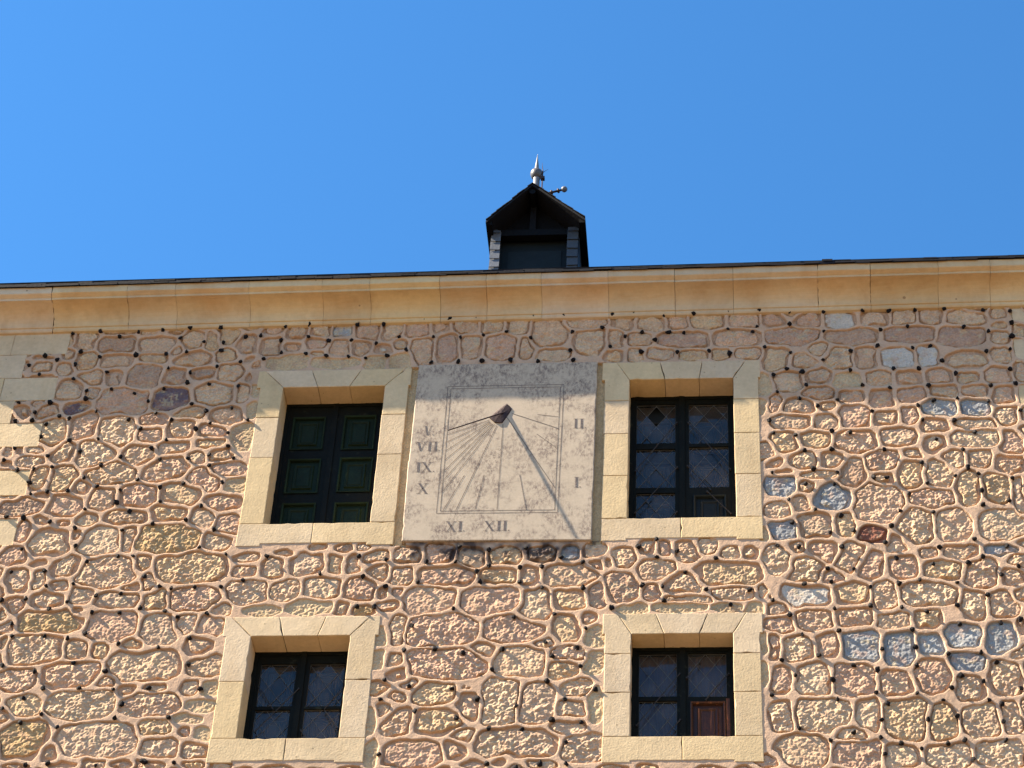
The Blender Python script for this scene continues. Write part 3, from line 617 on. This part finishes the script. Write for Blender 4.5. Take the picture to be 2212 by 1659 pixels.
# ---------------------------------------------------------------- dormer
dm = MB()
AX, AZ, EZ, EL_, ER = -1.887, 17.395, 16.885, -2.323, -1.356
YF, YJ, YB = 1.20, 1.38, 3.2
th = .022
for s, ex in ((-1, EL_), (1, ER)):
    a = [(AX, AZ), (ex, EZ), (ex, EZ - th * 1.3), (AX, AZ - th * 1.3)]
    dm.add([(x, YF, z) for x, z in a] + [(x, YB, z) for x, z in a], [(0, 1, 2, 3), (4, 5, 6, 7), (0, 1, 5, 4), (1, 2, 6, 5), (2, 3, 7, 6), (3, 0, 4, 7)])
    n = 9
    for i in range(n):    # slates stepping up each slope, edges seen against the sky
        t0, t1 = i / n, (i + 1.25) / n
        p0 = (ex + (AX - ex) * t0, EZ + (AZ - EZ) * t0 + .006); p1 = (ex + (AX - ex) * min(1, t1), EZ + (AZ - EZ) * min(1, t1) + .002)
        j = random.uniform(-.006, .006)
        dm.add([(p0[0], YF - .012 + j, p0[1] + .010), (p1[0], YF - .012 + j, p1[1] + .004), (p1[0], YB, p1[1] + .004), (p0[0], YB, p0[1] + .010), (p0[0], YF - .012 + j, p0[1] - .002), (p1[0], YF - .012 + j, p1[1] - .004)], [(0, 1, 2, 3), (0, 1, 5, 4)])
dorm = hang(dm.build('dormer', M['slate']))
def sub(mb, name, m, p, smooth=False):
    o = mb.build(name, m, smooth=smooth); o.parent = p; return o
mb = MB()   # cheeks with their slated front strips
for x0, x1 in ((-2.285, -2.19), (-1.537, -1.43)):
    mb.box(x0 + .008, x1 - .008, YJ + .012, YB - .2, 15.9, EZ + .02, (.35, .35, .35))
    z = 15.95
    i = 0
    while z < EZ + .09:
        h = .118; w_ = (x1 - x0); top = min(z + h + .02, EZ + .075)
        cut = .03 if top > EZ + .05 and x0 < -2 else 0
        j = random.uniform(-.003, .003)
        v = random.uniform(.85, 1.15) * (1.0 if x0 < -2 else .5)  # right strip's shade painted in: same slate, darker tint than the left
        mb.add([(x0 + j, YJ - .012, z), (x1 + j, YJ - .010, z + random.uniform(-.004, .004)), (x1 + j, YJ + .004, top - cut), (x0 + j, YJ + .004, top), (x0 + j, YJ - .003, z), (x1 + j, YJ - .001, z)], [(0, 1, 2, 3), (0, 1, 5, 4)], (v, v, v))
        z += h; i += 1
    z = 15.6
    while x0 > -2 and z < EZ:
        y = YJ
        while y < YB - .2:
            v = random.uniform(.3, .5); mb.add([(x1 + .006, y, z), (x1 + .006, y + .14, z), (x1 + .001, y + .14, z + .13), (x1 + .001, y, z + .13)], [(0, 1, 2, 3)], (v, v * .93, v * .9)); y += .143  # shaded right flank, its shade put into the slate tint too
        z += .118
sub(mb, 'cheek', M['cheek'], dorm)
mb = MB(); mb.box(-2.26, -1.46, YJ + .01, YJ + .09, EZ - .02, EZ + .06); mb.tube((AX, YF + .02, AZ - .09), (AX, YJ + .1, AZ - .09), .033, n=8)
mb.add([(-2.27, YJ + .1, EZ + .02), (-1.44, YJ + .1, EZ + .02), (AX, YJ + .1, AZ - .02)], [(0, 1, 2)]); mb.box(AX - .03, AX + .03, YJ + .03, YJ + .09, EZ + .061, AZ - .05, (1.6, 1.6, 1.6))
for s, ex in ((-1, EL_ + .03), (1, ER - .03)): mb.box(min(ex, ex + .0) - .03, ex + .03, YF + .03, YJ + .1, EZ - .025, EZ + .02, (1.3, 1.3, 1.3))
sub(mb, 'timber_framing', M['darkwood'], dorm)
mb = MB(); mb.box(-2.2, -1.53, YJ + .12, YJ + .16, 15.9, EZ + .0); mb.box(-2.12, -1.60, YJ + .11, YJ + .12, 16.2, 16.74, (1.4, 1.4, 1.4)); sub(mb, 'hatch_door', M['hatch'], dorm)

# ---------------------------------------------------------------- windows
def clip(poly, x0, x1, z0, z1):
    for ax, v, s in ((0, x0, 1), (0, x1, -1), (1, z0, 1), (1, z1, -1)):
        out = []
        for i in range(len(poly)):
            a, b = poly[i], poly[(i + 1) % len(poly)]; da, db = (a[ax] - v) * s, (b[ax] - v) * s
            if da >= 0: out.append(a)
            if (da > 0) != (db > 0) and abs(da - db) > 1e-9:
                t = da / (da - db); out.append((a[0] + (b[0] - a[0]) * t, a[1] + (b[1] - a[1]) * t))
        poly = out
        if len(poly) < 3: return []
    return poly
def surround(w, o):
    mb = MB(); X, E, T = w['X'], w['E'], w['T']; xl, xr, zb, zt = w['o']; dL, a, b, dR = w['h']; yb = w['d'] + .035
    J = list(w['jl']); K = list(w['jr'])
    block(mb, [(E[0], T), (E[0], zt), (X[0], zt), (X[0], J[0]), (xl, J[0]), (xl, zt), (dL, T)], 0, yb, tint())
    block(mb, [(dR, T), (xr, zt), (xr, K[0]), (X[1], K[0]), (X[1], zt), (E[1], zt), (E[1], T)], 0, yb, tint())
    block(mb, [(dL, T), (xl, zt), (a[1], zt), (a[0], T)], 0, yb, tint()); block(mb, [(a[0], T), (a[1], zt), (b[1], zt), (b[0], T)], 0, yb, tint())
    block(mb, [(b[0], T), (b[1], zt), (xr, zt), (dR, T)], 0, yb, tint())
    for JJ, x0, x1 in ((J + [zb], X[0], xl), (K + [zb], xr, X[1])):
        for z1, z0 in zip(JJ[:-1], JJ[1:]):
            j = random.uniform(-.003, .003)
            block(mb, [(x0 + j, z0), (x1 if x0 > xl else x1, z0), (x1, z1), (x0 + j, z1)], 0, yb, tint())
    return sub(mb, 'surround', M['ashlar'], o)
def sill(w, o):
    mb = MB(); X = w['X']; xl, xr, zb, zt = w['o']; s0, s1, xa, xb, xm = w['s']; yb = w['d'] + .035
    block(mb, [(X[0] - .002, zb), (X[0] - .002, s0), (xa, s0), (xa, s1), (xm, s1), (xm, zb)], -.001, yb, tint())
    block(mb, [(xm, zb), (xm, s1), (xb, s1), (xb, s0), (X[1] + .002, s0), (X[1] + .002, zb)], -.001, yb, tint())
    return sub(mb, 'sill', M['ashlar'], o)
def lattice_panel(mb, x0, x1, z0, z1, y, m=.0):
    """raised and fielded panel"""
    def ring(d, yy): return [(x0 + d, yy, z0 + d), (x1 - d, yy, z0 + d), (x1 - d, yy, z1 - d), (x0 + d, yy, z1 - d)]
    W = min(x1 - x0, z1 - z0); ds = [(0, y - .014), (.006, y - .017), (.016, y - .010), (.022, y + .014), (W * .20, y + .010), (W * .225, y - .006), (W * .26, y - .004), (W * .30, y + .004), (W * .32, y + .0)]
    for k in range(len(ds) - 1):
        worn_highlight = (1.5, 1.45, 1.2) if k in (1, 4) else (1, 1, 1)  # rim highlights painted in as a lighter tint, along with edge wear
        mb.add(ring(*ds[k]) + ring(*ds[k + 1]), [(i, (i + 1) % 4, 4 + (i + 1) % 4, 4 + i) for i in range(4)], worn_highlight)
    mb.add(ring(*ds[-1]), [(0, 1, 2, 3)])
def casement(name, w, holes, label, m, mid):
    """joinery sheet with the given openings; returns the frame object"""
    xl, xr, zb, zt = w['o']; y = w['d'] + .01
    x0, x1, z0, z1 = xl - .02, xr + .02, zb - .03, zt + .02
    xs = sorted({x0, x1, *[h[0] for h in holes], *[h[1] for h in holes]}); zs = sorted({z0, z1, *[h[2] for h in holes], *[h[3] for h in holes]})
    solid = lambda i, j: 0 <= i < len(xs) - 1 and 0 <= j < len(zs) - 1 and not any(h[0] - 1e-6 <= xs[i] and xs[i + 1] <= h[1] + 1e-6 and h[2] - 1e-6 <= zs[j] and zs[j + 1] <= h[3] + 1e-6 for h in holes)
    mb = MB(); D = .045
    for i in range(len(xs) - 1):
        for j in range(len(zs) - 1):
            if not solid(i, j): continue
            a, b, c, d = xs[i], xs[i + 1], zs[j], zs[j + 1]
            mb.add([(a, y, c), (b, y, c), (b, y, d), (a, y, d)], [(0, 1, 2, 3)])
            for (ii, jj, p, q) in ((i - 1, j, (a, c), (a, d)), (i + 1, j, (b, c), (b, d)), (i, j - 1, (a, c), (b, c)), (i, j + 1, (a, d), (b, d))):
                if not solid(ii, jj): mb.add([(p[0], y, p[1]), (q[0], y, q[1]), (q[0], y + D, q[1]), (p[0], y + D, p[1])], [(0, 1, 2, 3)])
    mb.box(mid - .022, mid + .022, y - .014, y - .0005, z0, z1)                     # meeting stile
    mb.box(x0, xl + .030, y - .010, y - .0008, z0, z1); mb.box(xr - .030, x1, y - .010, y - .0008, z0, z1)  # fixed frame
    mb.box(xl + .031, xr - .031, y - .010, y - .0008, zt - .030, z1)
    o = hang(mb.build(name, m)); tag(o, label)
    return o
def panes(w, o, rects, c, hw, hh, missing=None):
    y = w['d'] + .032
    lm = MB()
    for r in rects:
        x0, x1, z0, z1 = r; mb = MB(); k = 0
        for i in range(-14, 15):
            for j in range(-14, 15):
                if (i + j) % 2: continue
                px, pz = c[0] + i * hw, c[1] + j * hh
                poly = clip([(px - hw, pz), (px, pz - hh), (px + hw, pz), (px, pz + hh)], x0 - .006, x1 + .006, z0 - .006, z1 + .006)
                if len(poly) < 3 or (missing and abs(px - missing[0]) < .03 and abs(pz - missing[1]) < .03): continue
                tx, tz = random.gauss(0, .02), random.gauss(0, .03)
                mb.add([(p[0], y + tx * (p[0] - px) + tz * (p[1] - pz), p[1]) for p in poly], [tuple(range(len(poly)))])
        g_ = sub(mb, 'pane', M['glass'], o)
        for p_ in g_.data.polygons:
            if p_.normal.y > 0: p_.flip()
        g_.data.update()
        for sgn in (1, -1):       # came lines
            for k in range(-30, 31):
                if k % 2 == 0: continue
                # u = (x-cx)/hw + sgn*(z-cz)/hh = k
                pts = []
                for x in (x0, x1):
                    z = c[1] + sgn * hh * (k - (x - c[0]) / hw)
                    if z0 <= z <= z1: pts.append((x, z))
                for z in (z0, z1):
                    x = c[0] + hw * (k - sgn * (z - c[1]) / hh)
                    if x0 < x < x1: pts.append((x, z))
                if len(pts) >= 2:
                    a, b = pts[0], pts[1]
                    if math.hypot(a[0] - b[0], a[1] - b[1]) > .02: lm.tube((a[0], y - .003, a[1]), (b[0], y - .003, b[1]), .0023, n=4, caps=False)
        for a, b in (((x0, z0), (x1, z0)), ((x1, z0), (x1, z1)), ((x1, z1), (x0, z1)), ((x0, z1), (x0, z0))): lm.tube((a[0], y - .004, a[1]), (b[0], y - .004, b[1]), .003, n=4, caps=False)
    sub(lm, 'lead_lattice', M['lead'], o)
def rods(w, o, L):
    y = w['d'] - .012
    for a, b in L:
        mb = MB(); mb.tube((a[0], y, a[1]), (b[0], y, b[1]), .0042, n=6)
        for p in (a, b): mb.tube((p[0], y - .004, p[1]), (p[0], y + .022, p[1]), .007, n=6)
        sub(mb, 'tie_rod', M['rod'], o)

# upper left: closed shutters
w = WIN['UL']
PN = [(-3.705, -3.420, 13.145, 13.512), (-3.266, -2.985, 13.138, 13.522), (-3.700, -3.415, 12.668, 13.046), (-3.262, -2.975, 12.675, 13.053), (-3.700, -3.413, 12.20, 12.566), (-3.262, -2.975, 12.20, 12.567)]
o = casement('window', w, PN, 'window closed by dark green panelled shutters', M['paint'], -3.345)
surround(w, o); sill(w, o)
for p in PN:
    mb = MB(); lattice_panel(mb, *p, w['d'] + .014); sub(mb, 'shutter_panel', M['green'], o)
# upper right: leaded casements, one broken lozenge
w = WIN['UR']
PN = [(-.780, -.456, 13.160, 13.594), (-.780, -.456, 12.680, 13.097), (-.775, -.458, 12.19, 12.624), (-.343, -.018, 13.150, 13.588), (-.343, -.018, 12.677, 13.115)]
WP = (-.310, -.042, 12.19, 12.592)
o = casement('window', w, PN + [WP], 'leaded window with a broken lozenge and a green wood panel', M['paint'], -.400)
surround(w, o); sill(w, o); panes(w, o, PN, (-.616, 13.470), .080, .114, (-.616, 13.470))
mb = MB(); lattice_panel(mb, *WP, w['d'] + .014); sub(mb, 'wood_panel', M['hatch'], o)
rods(w, o, [((-.444, 13.367), (-.783, 12.845)), ((-.439, 12.879), (-.783, 12.400)), ((-.348, 13.364), (-.006, 12.849)), ((-.355, 12.891), (-.170, 12.636)), ((-.196, 12.616), (-.008, 12.379)), ((-.444, 12.407), (-.495, 12.328))])
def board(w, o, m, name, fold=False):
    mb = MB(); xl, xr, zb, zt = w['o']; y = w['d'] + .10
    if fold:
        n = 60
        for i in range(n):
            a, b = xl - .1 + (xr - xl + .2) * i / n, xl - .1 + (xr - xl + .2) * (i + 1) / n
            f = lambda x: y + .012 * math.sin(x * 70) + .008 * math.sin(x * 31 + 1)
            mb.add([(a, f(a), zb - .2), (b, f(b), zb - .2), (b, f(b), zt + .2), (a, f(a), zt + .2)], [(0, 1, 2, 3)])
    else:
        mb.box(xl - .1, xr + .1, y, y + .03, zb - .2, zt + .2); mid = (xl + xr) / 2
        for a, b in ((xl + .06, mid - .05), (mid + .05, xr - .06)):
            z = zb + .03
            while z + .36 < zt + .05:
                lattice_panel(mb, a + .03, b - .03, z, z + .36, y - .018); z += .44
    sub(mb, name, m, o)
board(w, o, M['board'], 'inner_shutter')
# lower left: four leaded panes
w = WIN['LL']
PN = [(-3.682, -3.400, 10.545, 10.945), (-3.295, -3.020, 10.542, 10.945), (-3.682, -3.408, 10.13, 10.513), (-3.300, -3.020, 10.13, 10.518)]
o = casement('window', w, PN, 'small leaded window reflecting blue sky in four dark panes', M['paint'], -3.350)
surround(w, o); sill(w, o); panes(w, o, PN, (-3.53, 10.74), .076, .105)
rods(w, o, [((-3.674, 10.716), (-3.541, 10.509)), ((-3.014, 10.700), (-3.142, 10.496)), ((-3.358, 10.694), (-3.656, 10.298)), ((-3.301, 10.309), (-3.256, 10.241)), ((-3.142, 10.496), (-3.03, 10.33))])
board(w, o, M['board'], 'inner_shutter')
# lower right: three leaded panes and a brown wood panel
w = WIN['LR']
PN = [(-.732, -.442, 10.586, 10.986), (-.355, -.065, 10.582, 10.985), (-.729, -.441, 10.13, 10.548)]
WP = (-.342, -.077, 10.14, 10.535)
o = casement('window', w, PN + [WP], 'leaded window with mauve curtain and a weathered brown wood panel', M['paint'], -.398)
surround(w, o); sill(w, o); panes(w, o, PN, (-.585, 10.785), .072, .102)
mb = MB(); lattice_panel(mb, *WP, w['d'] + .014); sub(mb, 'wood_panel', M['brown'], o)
mb = MB(); mb.box(-.35, -.02, w['d'] + .004, w['d'] + .0095, 10.05, 10.13); mb.box(-.070, -.042, w['d'] + .003, w['d'] + .0093, 10.05, 10.56); sub(mb, 'bare_rail', M['brown'], o)
rods(w, o, [((-.420, 10.782), (-.744, 10.313)), ((-.417, 10.360), (-.537, 10.199)), ((-.047, 10.778), (-.224, 10.540)), ((-.367, 10.744), (-.271, 10.883))])
board(w, o, M['curtain'], 'curtain', True)

# ---------------------------------------------------------------- sundial
DC = Vector((-1.869, 0.0, 12.90)); DY = -.030
dial = empty('sundial', DC)
tag(dial, 'pale weathered stone sundial slab with roman numerals and iron gnomon', 'sundial')
def ds(mb, name, m, smooth=False):
    mb.v = [(p[0] - DC.x, p[1] - DC.y, p[2] - DC.z) for p in mb.v]; o = mb.build(name, m, smooth=smooth); o.parent = dial; return o
mb = MB()
block(mb, [(SD[0] + .004, 13.860), (-2.634, 12.80), (-2.640, 12.772), (-2.630, SD[2] + .004), (-1.111, SD[2] - .010), (-1.108, 13.0), (SD[1] + .002, 13.853)], DY, .04, (1, 1, 1), gap=0, bev=.007)
ds(mb, 'slab', M['dial'])
def strip(mb, a, b, wd, y=DY - .0012):
    d = np.array([b[0] - a[0], b[1] - a[1]], float); L = np.hypot(*d); d /= L; nn = np.array([-d[1], d[0]]) * wd / 2; n = max(1, int(L / .06)); P = []
    for i in range(n + 1):
        p = np.array(a) + d * L * i / n + nn * random.uniform(-.35, .35); k = random.uniform(.75, 1.15)
        P += [(p[0] + nn[0] * k, y, p[1] + nn[1] * k), (p[0] - nn[0] * k, y, p[1] - nn[1] * k)]
    mb.add(P, [(2 * i, 2 * i + 1, 2 * i + 3, 2 * i + 2) for i in range(n)])
mb = MB()
for Q in ([(-2.361, 13.602), (-1.382, 13.600), (-1.390, 12.219), (-2.369, 12.227)], [(-2.335, 13.576), (-1.411, 13.574), (-1.415, 12.245), (-2.338, 12.250)]):
    for i in range(4): strip(mb, Q[i], Q[(i + 1) % 4], .0048)
ds(mb, 'engraved_border', M['groove'])
for a, b in (((-1.994, 13.215), (-2.330, 13.064)), ((-1.988, 13.200), (-2.330, 12.985)), ((-1.982, 13.193), (-2.337, 12.888)), ((-1.976, 13.185), (-2.337, 12.789)), ((-1.965, 13.178), (-2.338, 12.667)), ((-1.959, 13.171), (-2.336, 12.569)), ((-1.943, 13.170), (-2.336, 12.445)), ((-2.165, 12.622), (-2.315, 12.255)), ((-1.926, 13.155), (-2.211, 12.258)), ((-2.004, 12.625), (-2.058, 12.257)), ((-1.875, 13.169), (-1.880, 12.254)), ((-1.711, 12.615), (-1.642, 12.249)), ((-1.848, 13.248), (-1.420, 12.474)), ((-1.806, 13.287), (-1.414, 13.111)), ((-1.592, 13.270), (-1.417, 13.241)), ((-1.589, 13.054), (-1.414, 12.890))):
    mb = MB(); strip(mb, a, b, .0050, DY - .0016); ds(mb, 'hour_line', M['groove'])
def glyph(mb, ch, x, z, h):
    """serifed roman capital; returns advance"""
    y = DY - .0014; TH = h * .15; TN = h * .05; SF = h * .035
    def quad(pts): mb.add([(x + p[0], y, z + p[1]) for p in pts], [tuple(range(len(pts)))])
    def serif(cx, zz, w): quad([(cx - w / 2, zz), (cx + w / 2, zz), (cx + w / 2, zz + SF), (cx - w / 2, zz + SF)])
    if ch == 'I':
        quad([(h * .12, SF), (h * .12 + TH, SF), (h * .12 + TH, h - SF), (h * .12, h - SF)]); c = h * .12 + TH / 2; serif(c, 0, h * .36); serif(c, h - SF, h * .36); return h * .42
    if ch == 'V':
        W = h * .66; quad([(h * .08, h - SF), (h * .08 + TH, h - SF), (W / 2 + TH * .45, 0), (W / 2 - TH * .2, 0)]); quad([(W - h * .02 - TN, h - SF), (W - h * .02, h - SF), (W / 2 + TH * .3 + TN * .5, h * .02), (W / 2 + TH * .3 - TN * .3, h * .1)])
        serif(h * .08 + TH / 2, h - SF, h * .34); serif(W - h * .04, h - SF, h * .26); return h * .78
    if ch == 'X':
        W = h * .66; quad([(h * .04, h - SF), (h * .04 + TH, h - SF), (W, SF), (W - TH, SF)]); quad([(W - h * .06 - TN, h - SF), (W - h * .06, h - SF), (h * .08 + TN, SF), (h * .08, SF)])
        for cx, zz in ((h * .04 + TH / 2, h - SF), (W - h * .08, h - SF), (W - TH / 2, 0), (h * .09, 0)): serif(cx, zz, h * .28)
        return h * .80
    if ch == '.':
        quad([(0, 0), (h * .09, 0), (h * .09, h * .09), (0, h * .09)]); return h * .15
for s, x0, x1, z0, z1 in (('V.', -2.534, -2.451, 13.062, 13.165), ('VII.', -2.587, -2.387, 12.891, 12.991), ('IX.', -2.574, -2.417, 12.665, 12.770), ('X', -2.541, -2.452, 12.435, 12.544), ('XI.', -2.282, -2.131, 12.036, 12.141), ('XII.', -1.975, -1.771, 12.037, 12.141), ('I.', -1.269, -1.212, 12.474, 12.583), ('II.', -1.293, -1.185, 13.109, 13.214)):
    mb = MB(); x = 0.0
    for ch in s: x += glyph(mb, ch, x, 0.0, z1 - z0)
    k = (x1 - x0) / max(p[0] for p in mb.v)
    mb.v = [(x0 + p[0] * k, p[1], z0 + p[2]) for p in mb.v]; ds(mb, 'numeral', M['numeral'])
# faint hour ticks on the stone, then the iron gnomon on its stone boss
import bmesh
def hull(pts, name, m):
    bm = bmesh.new(); [bm.verts.new((p[0] - DC.x, p[1] - DC.y, p[2] - DC.z)) for p in pts]; bmesh.ops.convex_hull(bm, input=bm.verts)
    me = bpy.data.meshes.new(name); bm.to_mesh(me); bm.free(); me.materials.append(m); o = bpy.data.objects.new(name, me); COL.objects.link(o); o.parent = dial; return o
dial.location += Vector((.0, .014, .0125))
hull([(-1.862, -.02, 13.415), (-1.806, -.02, 13.355), (-1.803, -.02, 13.310), (-1.872, -.02, 13.185), (-1.945, -.02, 13.185), (-2.005, -.02, 13.255), (-1.93, -.02, 13.35),
      (-1.850, -.038, 13.385), (-1.815, -.036, 13.335), (-1.985, -.040, 13.235), (-1.945, -.042, 13.185), (-1.890, -.040, 13.180), (-1.90, -.044, 13.28)], 'boss', M['iron'])
mb = MB(); tip = Vector((-2.297, -.236, 12.932)); root = Vector((-1.862, -.035, 13.300)); mb.tube(root, tip, .0062, .0050, 8); ds(mb, 'gnomon_rod', M['iron'])

# ---------------------------------------------------------------- finial on the dormer ridge
fb = Vector((-1.931, 1.9, 17.36)); fin = empty('roof_finial', fb)
tag(fin, 'grey metal roof finial with ball and spike rising behind the dormer gable', 'finial')
def fs_(mb, name, m, sm=True):
    mb.v = [(p[0] - fb.x, p[1] - fb.y, p[2] - fb.z) for p in mb.v]; o = mb.build(name, m, smooth=sm); o.parent = fin; return o
mb = MB(); lathe(mb, (fb.x, fb.y, fb.z), [(.05, 0), (.038, .4), (.034, .86)]); fs_(mb, 'post', M['zinc'])
mb = MB(); lathe(mb, (fb.x - .003, fb.y, 18.285), [(.0, -.075), (.035, -.066), (.056, -.038), (.064, -.01), (.065, .01), (.057, .036), (.038, .056), (.018, .064)], tint=(.55, .5, .48)); fs_(mb, 'ball', M['zinc'])
mb = MB(); lathe(mb, (fb.x - .003, fb.y, 18.345), [(.024, 0), (.020, .06), (.010, .15), (.001, .245)]); fs_(mb, 'spike', M['zinc'])
mb = MB(); mb.tube((-1.868, 1.88, 17.95), (-1.868, 1.88, 18.31), .007, n=6); mb.tube((-1.868, 1.88, 18.31), (-1.880, 1.88, 18.44), .005, .001, n=6); mb.tube((-1.868, 1.88, 18.285), (-1.812, 1.88, 18.338), .004, .001, n=6); mb.box(-1.885, -1.845, 1.86, 1.9, 18.18, 18.215); fs_(mb, 'lightning_rod', M['iron'], False)
mb = MB(); mb.tube((-1.93, 1.9, 17.955), (-1.67, 1.9, 18.038), .013, .011, n=8)
for t in (.62, .88): 
    c = Vector((-1.93, 1.9, 17.955)).lerp(Vector((-1.67, 1.9, 18.038)), t); mb.tube(c - Vector((.009, 0, .003)), c + Vector((.009, 0, .003)), .024, n=8)
fs_(mb, 'side_arm', M['iron'])
mb = MB(); lathe(mb, (-1.640, 1.9, 18.048), [(.0, -.033), (.018, -.028), (.030, -.012), (.033, .0), (.030, .014), (.018, .029), (.0, .034)], tint=(.7, .7, .75)); fs_(mb, 'arm_ball', M['zinc'])

# ---------------------------------------------------------------- ground
mb = MB(); mb.add([(-600, -600, ZG), (600, -600, ZG), (600, 600, ZG), (-600, 600, ZG)], [(0, 1, 2, 3)])
o = mb.build('ground', M['ground']); tag(o, kind='structure')
